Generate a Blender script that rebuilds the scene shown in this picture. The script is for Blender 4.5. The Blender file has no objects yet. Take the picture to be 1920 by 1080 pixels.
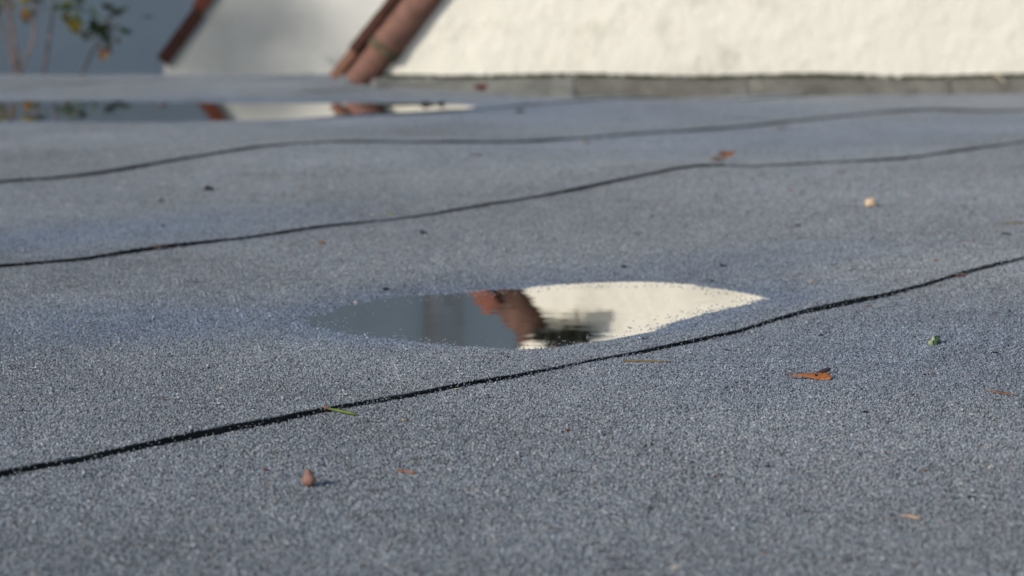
import bpy, math, random
import numpy as np
from mathutils import Vector, Matrix, noise
rng = np.random.default_rng(7); random.seed(7)
scene = bpy.context.scene
col = scene.collection
# ------------------------------------------------------------------ camera
H = 0.31                       # lens height above the felt
F = 4533.0                     # focal length in pixels of a 1920 px wide frame
PITCH = math.atan(565 / F)
cam_d = bpy.data.cameras.new('camera'); cam = bpy.data.objects.new('camera', cam_d); col.objects.link(cam)
cam.location = (0, 0, H); cam.rotation_euler = (math.pi/2 - PITCH, 0, 0)
cam_d.sensor_width = 36; cam_d.lens = 36 * F / 1920
cam_d.clip_start = 0.05; cam_d.clip_end = 500
cam_d.dof.use_dof = True; cam_d.dof.focus_distance = 1.93; cam_d.dof.aperture_fstop = 9.0
cam_d.dof.aperture_blades = 7
scene.camera = cam
# ------------------------------------------------------------------ light
SUN_EL = math.radians(22); SUN_H = Vector((-0.69, -0.724))
sun_dir = Vector((SUN_H.x*math.cos(SUN_EL), SUN_H.y*math.cos(SUN_EL), math.sin(SUN_EL)))
w = bpy.data.worlds.new('World'); scene.world = w; w.use_nodes = True
nt = w.node_tree; bg = nt.nodes['Background']
sky = nt.nodes.new('ShaderNodeTexSky'); sky.sky_type = 'NISHITA'; sky.sun_disc = False
sky.sun_elevation = SUN_EL; sky.sun_rotation = math.atan2(SUN_H.x, SUN_H.y)
sky.air_density = 1.0; sky.dust_density = 0.6
nt.links.new(sky.outputs[0], bg.inputs[0]); bg.inputs[1].default_value = 0.15
sl = bpy.data.lights.new('sun', 'SUN'); sl.energy = 3.6; sl.angle = math.radians(0.53); sl.color = (1.0, 0.94, 0.84)
so = bpy.data.objects.new('sun', sl); col.objects.link(so)
so.rotation_euler = sun_dir.to_track_quat('Z', 'Y').to_euler(); so.location = sun_dir*30
scene.view_settings.view_transform = 'Standard'; scene.view_settings.look = 'None'
scene.view_settings.gamma = 1; scene.view_settings.exposure = -0.10
scene.view_settings.use_curve_mapping = False
scene.render.engine = 'CYCLES'

# ------------------------------------------------------------------ image/plan helpers
def rays(px, py):
    px = np.asarray(px, float); u = 540 - np.asarray(py, float)
    return np.stack([px-960 + 0*u, F*math.cos(PITCH)+u*math.sin(PITCH), -F*math.sin(PITCH)+u*math.cos(PITCH)], -1)
def on_plane_z(px, py, z):
    r = rays(px, py); t = (z-H)/r[..., 2]
    return np.stack([r[..., 0]*t, r[..., 1]*t], -1)
def on_depth(px, py, d):
    r = rays(px, py); t = d/r[..., 1]
    return float(r[..., 0]*t), d, float(H + r[..., 2]*t)
# ------------------------------------------------------------------ height of the felt
TH = math.radians(50); C0 = 1.60*0.775; SP = 1.16*0.775
N = np.array([-math.sin(TH), math.cos(TH)]); U = np.array([math.cos(TH), math.sin(TH)])
seam_px = {0: [(0,900),(150,871),(300,838),(450,808),(600,778),(750,751),(900,722),(1000,703),(1100,682),(1200,663),(1330,636),(1400,620),(1500,592),(1600,572),(1700,548),(1800,519),(1920,486)],
 1: [(0,503),(150,488),(300,468),(430,455),(600,431),(750,413),(900,388),(1050,364),(1200,334),(1310,313),(1400,314),(1500,311),(1650,302),(1750,291),(1850,278),(1920,269)],
 2: [(0,345),(100,336),(200,325),(330,303),(450,285),(560,271),(640,268),(750,270),(900,270),(1000,266),(1150,257),(1300,247),(1450,233),(1600,217),(1700,209),(1800,209),(1920,208)],
 3: [(700,215),(900,206),(1000,198),(1140,187)]}
ctl = []
for k, v in seam_px.items():
    for (a, b) in v:
        r = rays(a, b); t = (C0 + k*SP)/float(r[:2] @ N)
        ctl.append((r[0]*t, r[1]*t, H + r[2]*t))
W1 = -0.0095; W2 = 0.0035
pud1 = [(606,607),(640,592),(700,577),(760,564),(820,557),(890,552),(960,546),(1040,541),(1120,537),(1200,535),(1260,536),(1310,541),(1350,547),(1385,553),(1412,560),
        (1375,571),(1325,584),(1275,597),(1200,618),(1120,635),(1040,647),(980,652),(900,649),(840,645),(780,640),(720,633),(660,623),(618,614)]
pud2 = [(-260,200),(0,191),(200,190),(390,194),(500,195),(650,195),(800,193.5),(885,200),(840,207),(780,211),(700,215),(600,220),(450,226),(200,228),(0,226),(-200,222),(-300,212)]
P1 = on_plane_z([p[0] for p in pud1], [p[1] for p in pud1], W1)
P2 = on_plane_z([p[0] for p in pud2], [p[1] for p in pud2], W2)
for p in P1[::3]: ctl.append((p[0], p[1], W1))
for p in P2[::2]: ctl.append((p[0], p[1], W2))
for a, b in ((1080,186),(1400,182),(1700,178),(1920,176),(750,163),(2100,175)):
    x, y, z = on_depth(a, b, 7.2); ctl.append((x, y, z))
for a in (-200,0,150,300,450,600):
    x, y, z = on_depth(a, 141, 8.25); ctl.append((x, y, z))
for p in ((-3.5,-1.5,0),(0,-1.5,0),(4,-1.5,0),(-3.5,3,0),(-3.5,6,.02),(4.5,4,.02),(4.5,8,.0),(-.9,.3,-.004),(1.2,.3,-.004),(0,1.0,-.006),(.5,1.2,-.006),(-4,8.2,.01),(2,2.2,.012)):
    ctl.append(p)
ctl = np.array(ctl)
def tps_k(r2): return np.where(r2 > 0, r2*np.log(r2+1e-12), 0)
def tps_fit(c, lam=2e-3):
    n = len(c); d2 = ((c[:, None, :2]-c[None, :, :2])**2).sum(-1)
    A = np.zeros((n+3, n+3)); A[:n, :n] = tps_k(d2)+lam*np.eye(n)
    A[:n, n] = 1; A[:n, n+1:] = c[:, :2]; A[n, :n] = 1; A[n+1:, :n] = c[:, :2].T
    return np.linalg.solve(A, np.concatenate([c[:, 2], np.zeros(3)]))
TW = tps_fit(ctl)
def tps(P):
    out = np.empty(len(P)); n = len(ctl)
    for i in range(0, len(P), 20000):
        q = P[i:i+20000]
        d2 = ((q[:, None]-ctl[None, :, :2])**2).sum(-1)
        out[i:i+20000] = tps_k(d2) @ TW[:n] + TW[n] + q @ TW[n+1:]
    return out
def sdist(P, poly):
    """signed distance to a polygon, negative inside"""
    a = poly; b = np.roll(poly, -1, 0)
    d = np.full(len(P), 1e9); ins = np.zeros(len(P), bool)
    for (p, q) in zip(a, b):
        e = q-p; v = P-p
        t = np.clip((v@e)/(e@e), 0, 1)
        d = np.minimum(d, np.hypot(*(v-t[:, None]*e).T))
        c = ((p[1] > P[:, 1]) != (q[1] > P[:, 1]))
        with np.errstate(divide='ignore', invalid='ignore'):
            xi = (q[0]-p[0])*(P[:, 1]-p[1])/(q[1]-p[1])+p[0]
        ins ^= c & (P[:, 0] < xi)
    return np.where(ins, -d, d)
def wob(P, s, ph):
    return (np.sin(P[:, 0]*s+ph)*np.cos(P[:, 1]*s*1.13+ph*2.1)+np.sin((P[:, 0]+P[:, 1])*s*1.7+ph*3)*.6)/1.6
def dpud(P):
    return np.minimum(np.maximum(sdist(P, P1), 0), np.maximum(sdist(P, P2), 0))
def height(P):
    P = np.asarray(P, float).reshape(-1, 2)
    z = tps(P)
    for poly, wl, sl_, bw, cap, off in ((P1, W1, .045, .12, .006, .0013), (P2, W2, .04, .22, .008, .0016)):
        lo = poly.min(0)-bw*1.2; hi = poly.max(0)+bw*1.2
        m = ((P > lo) & (P < hi)).all(1)
        if not m.any(): continue
        q = P[m]; s = sdist(q, poly)
        zz = wl - off + np.maximum(np.where(s > 0, s*sl_*.75, s*sl_), -cap) + .0003*wob(q, 60, 1.) + .0002*wob(q, 150, 2.)
        k = np.clip(1-s/bw, 0, 1); k = k*k*(3-2*k)
        z[m] = z[m]*(1-k)+zz*k
    z += .0022*wob(P, 4.3, 2.2) * np.clip((dpud(P)-.05)/.4, 0, 1) + .0007*wob(P, 9, .3) + .0003*wob(P, 31, 1.7)
    return z
def strip_height(P, k):
    """height of strip k: lies 5 mm proud along its near edge, where it laps over strip k-1"""
    t = P@N-(C0+k*SP); s = P@U
    lap = {0: .0040, 1: .0040, 2: .0048, 3: .0045}.get(k, .002) + .0009*np.sin(s*7+k) + .0006*np.sin(s*23+k*2)
    if k == 3: lap = lap*np.clip((P[:, 0]+.52)/.12, .02, 1)      # welded flat beside the far puddle
    a = np.clip((t-.08)/.26, 0, 1); a = 1-a*a*(3-2*a)
    pd = np.clip((dpud(P)-.004)/.05, 0, 1)
    return height(P)+lap*a*pd*pd*(3-2*pd)
def surf_z(x, y):
    P = np.array([[x, y]]); k = math.floor(((P@N)[0]-C0)/SP)
    return float(strip_height(P, k)[0])
def hit(px, py):
    r = rays(px, py); r = r/r[1]
    ys = np.linspace(.6, 8.2, 900)
    P = np.stack([r[0]*ys, ys], -1); kk = np.floor((P@N-C0)/SP)
    z = height(P)
    for k in set(kk): z[kk == k] = strip_height(P[kk == k], k)
    ray = H + r[2]*ys
    i = int(np.argmax(ray < z))
    if i == 0: return None
    f = (ray[i-1]-z[i-1])/((ray[i-1]-z[i-1])-(ray[i]-z[i]))
    y = ys[i-1]+(ys[i]-ys[i-1])*f
    return Vector((r[0]*y, y, H+r[2]*y))
# ------------------------------------------------------------------ materials
def newmat(name):
    m = bpy.data.materials.new(name); m.use_nodes = True
    return m, m.node_tree, m.node_tree.nodes['Principled BSDF']
def nd(t, kind, **kw):
    n = t.nodes.new(kind)
    for k, v in kw.items():
        if k.startswith('i_'): n.inputs[k[2:].replace('_', ' ')].default_value = v
        else: setattr(n, k, v)
    return n
def ramp(t, stops, interp='LINEAR'):
    r = t.nodes.new('ShaderNodeValToRGB'); r.color_ramp.interpolation = interp
    e = r.color_ramp.elements
    while len(e) < len(stops): e.new(.5)
    for q, (p, c) in zip(e, stops): q.position = p; q.color = (*c, 1)
    return r
def simple(name, c, rough=.7, var=.25, scale=40, bump=.2, spec=.4, coord='Object', bdist=.002):
    m, t, b = newmat(name)
    tc = nd(t, 'ShaderNodeTexCoord'); n = nd(t, 'ShaderNodeTexNoise', i_Scale=scale, i_Detail=6, i_Roughness=.6)
    t.links.new(tc.outputs[coord], n.inputs['Vector'])
    r = ramp(t, [(.3, tuple(x*(1-var) for x in c)), (.7, tuple(min(1, x*(1+var)) for x in c))])
    t.links.new(n.outputs['Fac'], r.inputs[0]); t.links.new(r.outputs[0], b.inputs['Base Color'])
    b.inputs['Roughness'].default_value = rough; b.inputs['Specular IOR Level'].default_value = spec
    if bump:
        bp = nd(t, 'ShaderNodeBump', i_Strength=bump, i_Distance=bdist)
        t.links.new(n.outputs['Fac'], bp.inputs['Height']); t.links.new(bp.outputs[0], b.inputs['Normal'])
    return m
# damp zones (stain shaped patches where water stood, also carrying a painted blue sky sheen): node group giving 0..1
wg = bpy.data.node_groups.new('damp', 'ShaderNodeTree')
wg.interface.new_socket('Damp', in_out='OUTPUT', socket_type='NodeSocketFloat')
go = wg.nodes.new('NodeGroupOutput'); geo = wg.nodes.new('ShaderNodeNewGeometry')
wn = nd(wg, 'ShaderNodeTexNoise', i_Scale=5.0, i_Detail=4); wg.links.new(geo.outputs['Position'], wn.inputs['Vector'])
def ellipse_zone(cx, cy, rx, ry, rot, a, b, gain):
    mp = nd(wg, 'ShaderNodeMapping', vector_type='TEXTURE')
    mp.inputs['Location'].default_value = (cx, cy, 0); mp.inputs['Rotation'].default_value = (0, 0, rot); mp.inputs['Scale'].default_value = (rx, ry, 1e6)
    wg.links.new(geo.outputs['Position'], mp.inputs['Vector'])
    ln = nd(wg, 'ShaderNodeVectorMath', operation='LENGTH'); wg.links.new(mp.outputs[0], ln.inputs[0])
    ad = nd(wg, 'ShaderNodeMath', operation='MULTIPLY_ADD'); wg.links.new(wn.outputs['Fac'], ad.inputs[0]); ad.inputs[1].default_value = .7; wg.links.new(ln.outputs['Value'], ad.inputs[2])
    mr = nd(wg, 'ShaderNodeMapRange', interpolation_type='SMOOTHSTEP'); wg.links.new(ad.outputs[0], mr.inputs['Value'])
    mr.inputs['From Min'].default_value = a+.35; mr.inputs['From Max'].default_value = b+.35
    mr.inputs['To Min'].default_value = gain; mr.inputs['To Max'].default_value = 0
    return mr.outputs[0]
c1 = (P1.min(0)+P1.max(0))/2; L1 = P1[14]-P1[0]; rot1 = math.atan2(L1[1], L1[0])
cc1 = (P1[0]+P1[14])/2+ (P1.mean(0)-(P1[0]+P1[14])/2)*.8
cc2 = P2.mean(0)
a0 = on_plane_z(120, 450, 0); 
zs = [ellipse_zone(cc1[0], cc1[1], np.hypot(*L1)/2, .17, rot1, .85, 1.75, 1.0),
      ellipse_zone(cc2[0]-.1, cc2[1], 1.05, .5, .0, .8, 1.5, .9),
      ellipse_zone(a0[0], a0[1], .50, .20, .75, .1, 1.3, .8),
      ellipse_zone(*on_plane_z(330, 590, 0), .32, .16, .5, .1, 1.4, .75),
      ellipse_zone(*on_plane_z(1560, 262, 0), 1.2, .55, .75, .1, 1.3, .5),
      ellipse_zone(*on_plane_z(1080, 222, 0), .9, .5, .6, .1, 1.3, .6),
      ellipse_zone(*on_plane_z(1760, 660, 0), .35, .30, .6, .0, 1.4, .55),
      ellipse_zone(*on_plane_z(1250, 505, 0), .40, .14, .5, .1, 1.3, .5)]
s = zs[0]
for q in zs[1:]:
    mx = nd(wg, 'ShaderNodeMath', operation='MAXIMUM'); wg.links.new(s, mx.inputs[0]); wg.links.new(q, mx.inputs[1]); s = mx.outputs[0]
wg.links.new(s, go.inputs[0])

def felt_mat(name, granule):
    m, t, b = newmat(name)
    geo = nd(t, 'ShaderNodeNewGeometry')
    if granule:
        at = nd(t, 'ShaderNodeAttribute', attribute_name='tone'); tone = at.outputs['Fac']
    else:
        v = nd(t, 'ShaderNodeTexVoronoi', i_Scale=520.0); t.links.new(geo.outputs['Position'], v.inputs['Vector'])
        sp = nd(t, 'ShaderNodeSeparateColor'); t.links.new(v.outputs['Color'], sp.inputs[0]); tone = sp.outputs[0]
    k = .95 if granule else .36
    st = [(0, (.015,.018,.022)), (.10, (.075,.084,.098)), (.22, (.16,.18,.205)), (.55, (.225,.248,.277)), (.80, (.31,.335,.368)), (.95, (.42,.44,.465)), (.975, (.30,.24,.19)), (1, (.16,.12,.10))]
    r = ramp(t, [(p, tuple(x*k for x in c)) for p, c in st]); t.links.new(tone, r.inputs[0])
    # broad weathering
    n1 = nd(t, 'ShaderNodeTexNoise', i_Scale=1.7, i_Detail=5, i_Roughness=.6); t.links.new(geo.outputs['Position'], n1.inputs['Vector'])
    n2 = nd(t, 'ShaderNodeTexNoise', i_Scale=14.0, i_Detail=4); t.links.new(geo.outputs['Position'], n2.inputs['Vector'])
    mr = nd(t, 'ShaderNodeMapRange'); mr.inputs['From Min'].default_value = .3; mr.inputs['From Max'].default_value = .7; mr.inputs['To Min'].default_value = .80; mr.inputs['To Max'].default_value = 1.16
    t.links.new(n1.outputs['Fac'], mr.inputs['Value'])
    mr2 = nd(t, 'ShaderNodeMapRange'); mr2.inputs['From Min'].default_value = .3; mr2.inputs['From Max'].default_value = .7; mr2.inputs['To Min'].default_value = .93; mr2.inputs['To Max'].default_value = 1.07
    t.links.new(n2.outputs['Fac'], mr2.inputs['Value'])
    mu = nd(t, 'ShaderNodeMath', operation='MULTIPLY'); t.links.new(mr.outputs[0], mu.inputs[0]); t.links.new(mr2.outputs[0], mu.inputs[1])
    dg = nd(t, 'ShaderNodeGroup'); dg.node_tree = wg
    dk = nd(t, 'ShaderNodeMapRange'); dk.inputs['To Min'].default_value = 1; dk.inputs['To Max'].default_value = .80
    t.links.new(dg.outputs[0], dk.inputs['Value'])
    mu2 = nd(t, 'ShaderNodeMath', operation='MULTIPLY'); t.links.new(mu.outputs[0], mu2.inputs[0]); t.links.new(dk.outputs[0], mu2.inputs[1])
    vm = nd(t, 'ShaderNodeVectorMath', operation='SCALE'); t.links.new(r.outputs[0], vm.inputs[0]); t.links.new(mu2.outputs[0], vm.inputs['Scale'])
    sky_tint = nd(t, 'ShaderNodeMix', data_type='RGBA', blend_type='MULTIPLY'); t.links.new(dg.outputs[0], sky_tint.inputs['Factor'])
    t.links.new(vm.outputs[0], sky_tint.inputs[6]); sky_tint.inputs[7].default_value = (.85, .97, 1.18, 1)  # blue sky reflection of the wet film, put into the base colour
    t.links.new(sky_tint.outputs[2], b.inputs['Base Color'])
    ro = nd(t, 'ShaderNodeMapRange'); ro.inputs['To Min'].default_value = .75; ro.inputs['To Max'].default_value = .34
    t.links.new(dg.outputs[0], ro.inputs['Value']); t.links.new(ro.outputs[0], b.inputs['Roughness'])
    b.inputs['Specular IOR Level'].default_value = .5
    return m
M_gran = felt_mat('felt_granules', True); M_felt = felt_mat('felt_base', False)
M_bit = simple('bitumen', (.006,.0065,.007), .6, .4, 300, .6, .25, bdist=.001)
def water_mat():
    m = bpy.data.materials.new('still_water'); m.use_nodes = True; t = m.node_tree; t.nodes.clear()
    out = nd(t, 'ShaderNodeOutputMaterial'); mix = nd(t, 'ShaderNodeMixShader'); fr = nd(t, 'ShaderNodeFresnel', i_IOR=1.33)
    tr = nd(t, 'ShaderNodeBsdfTransparent'); tr.inputs[0].default_value = (.86,.88,.88,1)
    gl = nd(t, 'ShaderNodeBsdfGlossy'); gl.inputs['Roughness'].default_value = 0.012; gl.inputs[0].default_value = (.88,.87,.85,1)
    geo = nd(t, 'ShaderNodeNewGeometry'); n = nd(t, 'ShaderNodeTexNoise', i_Scale=9.0, i_Detail=2)
    t.links.new(geo.outputs['Position'], n.inputs['Vector'])
    bp = nd(t, 'ShaderNodeBump', i_Strength=.02, i_Distance=.01); t.links.new(n.outputs['Fac'], bp.inputs['Height'])
    t.links.new(bp.outputs[0], gl.inputs['Normal'])
    t.links.new(fr.outputs[0], mix.inputs[0]); t.links.new(tr.outputs[0], mix.inputs[1]); t.links.new(gl.outputs[0], mix.inputs[2])
    t.links.new(mix.outputs[0], out.inputs[0])
    return m
M_water = water_mat()
def wall_mat(name, base, dirt, dscale=3.0, dlo=.45, dhi=.75, bump=.5):
    m, t, b = newmat(name)
    geo = nd(t, 'ShaderNodeNewGeometry')
    n = nd(t, 'ShaderNodeTexNoise', i_Scale=dscale, i_Detail=9, i_Roughness=.66, i_Distortion=.4); t.links.new(geo.outputs['Position'], n.inputs['Vector'])
    r = ramp(t, [(dlo, base), (dhi, dirt)]); t.links.new(n.outputs['Fac'], r.inputs[0])
    t.links.new(r.outputs[0], b.inputs['Base Color']); b.inputs['Roughness'].default_value = .85; b.inputs['Specular IOR Level'].default_value = .25
    n2 = nd(t, 'ShaderNodeTexNoise', i_Scale=28.0, i_Detail=8, i_Roughness=.6); t.links.new(geo.outputs['Position'], n2.inputs['Vector'])
    bp = nd(t, 'ShaderNodeBump', i_Strength=bump, i_Distance=.012); t.links.new(n2.outputs['Fac'], bp.inputs['Height']); t.links.new(bp.outputs[0], b.inputs['Normal'])
    return m
M_near = wall_mat('cream_render', (.765,.73,.65), (.47,.44,.37), 7.0, .55, .80, .6)
M_far = wall_mat('grey_white_render', (.66,.655,.62), (.52,.525,.50), 2.2, .42, .70, .3)
M_back = wall_mat('slate_blue_render', (.54,.55,.555), (.45,.465,.475), 1.0, .35, .75, .2)
M_terra = simple('terracotta', (.175,.088,.068), .75, .35, 25, .4, .3, bdist=.004)
M_brick = simple('fired_clay_edge', (.17,.05,.03), .8, .4, 30, .4, .3, bdist=.004)
M_darkc = simple('dark_clay', (.06,.022,.015), .8, .4, 30, .4, .3, bdist=.004)
M_shaded_clay = simple('shaded_clay', (.095,.052,.04), .8, .4, 25, .4, .3, bdist=.004)  # shaded half of the upper coping, its shade put into the clay colour
M_lit_red = simple('lit_red_brick', (.17,.065,.045), .8, .35, 25, .4, .3, bdist=.004)  # sunlit left half of the upper coping, its light put into the colour
M_mortar = simple('mossy_mortar', (.115,.088,.06), .9, .4, 40, .8, .2, bdist=.006)
M_flash = wall_mat('weathered_felt_upstand', (.20,.192,.17), (.075,.072,.06), 7.0, .35, .7, .7)
M_flash2 = wall_mat('pale_cement_fillet', (.26,.258,.235), (.12,.12,.105), 6.0, .35, .7, .7)
M_moss = simple('dark_moss', (.035,.05,.022), .95, .5, 90, .8, .1)
M_timber = simple('old_timber', (.085,.055,.035), .8, .4, 30, .4, .2)
M_ground = simple('ground_gravel', (.20,.19,.17), .9, .3, 12, .5, .2, bdist=.01)
M_slab = simple('roof_slab', (.22,.21,.20), .9, .2, 12, .2, .2)
M_stem = simple('shrub_stem', (.17,.115,.10), .8, .3, 30, .2, .3)
def leafmat(name, c, var=.3, trans=.25):
    m = simple(name, c, .55, var, 60, .15, .4)
    b = m.node_tree.nodes['Principled BSDF']; b.inputs['Subsurface Weight'].default_value = 0
    return m
M_lg = leafmat('leaf_green', (.075,.12,.035)); M_ly = leafmat('leaf_yellow', (.36,.27,.03)); M_lo = leafmat('leaf_orange', (.20,.105,.04)); M_ld = leafmat('leaf_dark', (.05,.075,.045))
M_debris = {n: simple('debris_'+n, c, .7, .3, 150, .4, .35, bdist=.0006) for n, c in dict(
    orange=(.34,.14,.055), purple=(.055,.038,.048), brown=(.20,.085,.048), pinkbrown=(.22,.12,.095), tan=(.40,.27,.16), cream=(.58,.43,.30),
    dark=(.012,.010,.009), olive=(.13,.085,.03), green=(.095,.135,.03), mossgreen=(.035,.07,.04), palegreen=(.26,.30,.19), yellow=(.45,.43,.08), red=(.12,.015,.01), pale=(.5,.42,.33)).items()}

# ------------------------------------------------------------------ object helpers
def tag(o, label=None, cat=None, group=None, kind=None):
    if label: o['label'] = label
    if cat: o['category'] = cat
    if group: o['group'] = group
    if kind: o['kind'] = kind
    return o
def mesh_np(name, V, Fc, mats, midx=None, smooth=False):
    me = bpy.data.meshes.new(name)
    me.from_pydata([tuple(v) for v in V], [], [tuple(int(i) for i in f) for f in Fc])
    for m in (mats if isinstance(mats, (list, tuple)) else [mats]): me.materials.append(m)
    if midx is not None: me.polygons.foreach_set('material_index', np.asarray(midx, np.int32))
    if smooth: me.polygons.foreach_set('use_smooth', np.ones(len(me.polygons), bool))
    me.update(); return me
def link(name, me, parent=None, loc=None, rot=None):
    o = bpy.data.objects.new(name, me); col.objects.link(o)
    if parent: o.parent = parent
    if loc is not None: o.location = loc
    if rot is not None: o.rotation_euler = rot
    return o
def empty(name, loc=(0,0,0), rz=0):
    o = bpy.data.objects.new(name, None); col.objects.link(o); o.location = loc; o.rotation_euler = (0,0,rz); o.empty_display_size = .05
    return o
def tube(pts, rad, n=8, cap=True):
    """ring-swept tube -> V, F"""
    V = []; Fc = []; pts = [Vector(p) for p in pts]
    for i, p in enumerate(pts):
        d = (pts[min(i+1, len(pts)-1)]-pts[max(i-1, 0)]).normalized()
        a = d.cross(Vector((.13,.21,1))).normalized(); b = d.cross(a)
        for j in range(n):
            t = 2*math.pi*j/n; V.append(p+(a*math.cos(t)+b*math.sin(t))*rad[i])
    for i in range(len(pts)-1):
        for j in range(n): Fc.append((i*n+j, i*n+(j+1)%n, (i+1)*n+(j+1)%n, (i+1)*n+j))
    if cap: Fc.append(tuple(range(n))[::-1]); Fc.append(tuple((len(pts)-1)*n+j for j in range(n)))
    return V, Fc
def box_vf(x0, x1, y0, y1, z0, z1):
    V = [(x0,y0,z0),(x1,y0,z0),(x1,y1,z0),(x0,y1,z0),(x0,y0,z1),(x1,y0,z1),(x1,y1,z1),(x0,y1,z1)]
    return V, [(0,3,2,1),(4,5,6,7),(0,1,5,4),(1,2,6,5),(2,3,7,6),(3,0,4,7)]

# ------------------------------------------------------------------ ground, roof
V, Fc = box_vf(-150, 150, -150, 200, -1.2, -.9)
tag(link('ground', mesh_np('ground', V, Fc, M_ground)), kind='structure')
X0, X1, Y0, Y1 = -4.0, 5.2, -1.2, 8.27
roof = empty('flat_roof', (0,0,0)); tag(roof, kind='structure')
V, Fc = box_vf(X0+.02, X1-.02, Y0+.02, Y1-.015, -.9, -.075)
link('roof_slab', mesh_np('roof_slab', V, Fc, M_slab), roof)
# granule patches: eight little beds of stone chips, laid side by side over every strip
TS = SP/20
src = bpy.data.collections.new('granule_beds')
OCT = np.array([(1,0,0),(-1,0,0),(0,1,0),(0,-1,0),(0,0,1),(0,0,-1)], float)
OF = [(0,2,4),(2,1,4),(1,3,4),(3,0,4),(2,0,5),(1,2,5),(3,1,5),(0,3,5)]
for vi in range(8):
    pitch = .00125; n = int(TS/pitch); V = []; Fs = []; tone = []
    gx, gy = np.meshgrid((np.arange(n)+.5)/n-.5, (np.arange(n)+.5)/n-.5)
    pos = np.stack([gx.ravel(), gy.ravel()], -1)*TS + rng.normal(0, .00036, (n*n, 2))
    for p in pos:
        if rng.random() < .05: continue
        a = rng.uniform(.00050, .00094)*(1.4 if rng.random() < .06 else 1)
        sc = np.array([a*rng.uniform(.8,1.3), a*rng.uniform(.8,1.3), a*rng.uniform(.7,1.15)])
        Q, _ = np.linalg.qr(rng.normal(size=(3,3)))
        v = (OCT*sc*rng.uniform(.75,1.2,(6,1)))@Q.T + (p[0], p[1], a*rng.uniform(-.1,.9))
        b = len(V); V.extend(v.tolist()); Fs.extend([(i+b, j+b, k+b) for i, j, k in OF]); tone.extend([rng.random()]*8)
    me = mesh_np('granule_bed', V, Fs, M_gran)
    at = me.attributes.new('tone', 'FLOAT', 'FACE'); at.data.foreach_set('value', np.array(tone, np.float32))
    ob = bpy.data.objects.new('granule_bed', me); src.objects.link(ob)
gn = bpy.data.node_groups.new('lay_granules', 'GeometryNodeTree')
gn.interface.new_socket('Geometry', in_out='INPUT', socket_type='NodeSocketGeometry')
gn.interface.new_socket('Geometry', in_out='OUTPUT', socket_type='NodeSocketGeometry')
gi = gn.nodes.new('NodeGroupInput'); gout = gn.nodes.new('NodeGroupOutput')
na = gn.nodes.new('GeometryNodeInputNamedAttribute'); na.data_type = 'FLOAT'; na.inputs['Name'].default_value = 'bed'
cmp_ = gn.nodes.new('FunctionNodeCompare'); cmp_.data_type = 'FLOAT'; cmp_.operation = 'GREATER_THAN'; cmp_.inputs[1].default_value = .5
gn.links.new(na.outputs[0], cmp_.inputs[0])
sep = gn.nodes.new('GeometryNodeSeparateGeometry'); sep.domain = 'POINT'
gn.links.new(gi.outputs[0], sep.inputs[0]); gn.links.new(cmp_.outputs[0], sep.inputs['Selection'])
ci = gn.nodes.new('GeometryNodeCollectionInfo'); ci.inputs['Collection'].default_value = src; ci.inputs['Separate Children'].default_value = True; ci.inputs['Reset Children'].default_value = True
iop = gn.nodes.new('GeometryNodeInstanceOnPoints'); iop.inputs['Pick Instance'].default_value = True
ra = gn.nodes.new('GeometryNodeInputNamedAttribute'); ra.data_type = 'FLOAT_VECTOR'; ra.inputs['Name'].default_value = 'rot'
e2r = gn.nodes.new('FunctionNodeEulerToRotation'); gn.links.new(ra.outputs[0], e2r.inputs[0])
ia = gn.nodes.new('GeometryNodeInputNamedAttribute'); ia.data_type = 'INT'; ia.inputs['Name'].default_value = 'pick'
gn.links.new(sep.outputs[0], iop.inputs['Points']); gn.links.new(ci.outputs[0], iop.inputs['Instance']); gn.links.new(e2r.outputs[0], iop.inputs['Rotation']); gn.links.new(ia.outputs[0], iop.inputs['Instance Index'])
jn = gn.nodes.new('GeometryNodeJoinGeometry'); gn.links.new(sep.outputs[1], jn.inputs[0]); gn.links.new(iop.outputs[0], jn.inputs[0])
gn.links.new(jn.outputs[0], gout.inputs[0])

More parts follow.
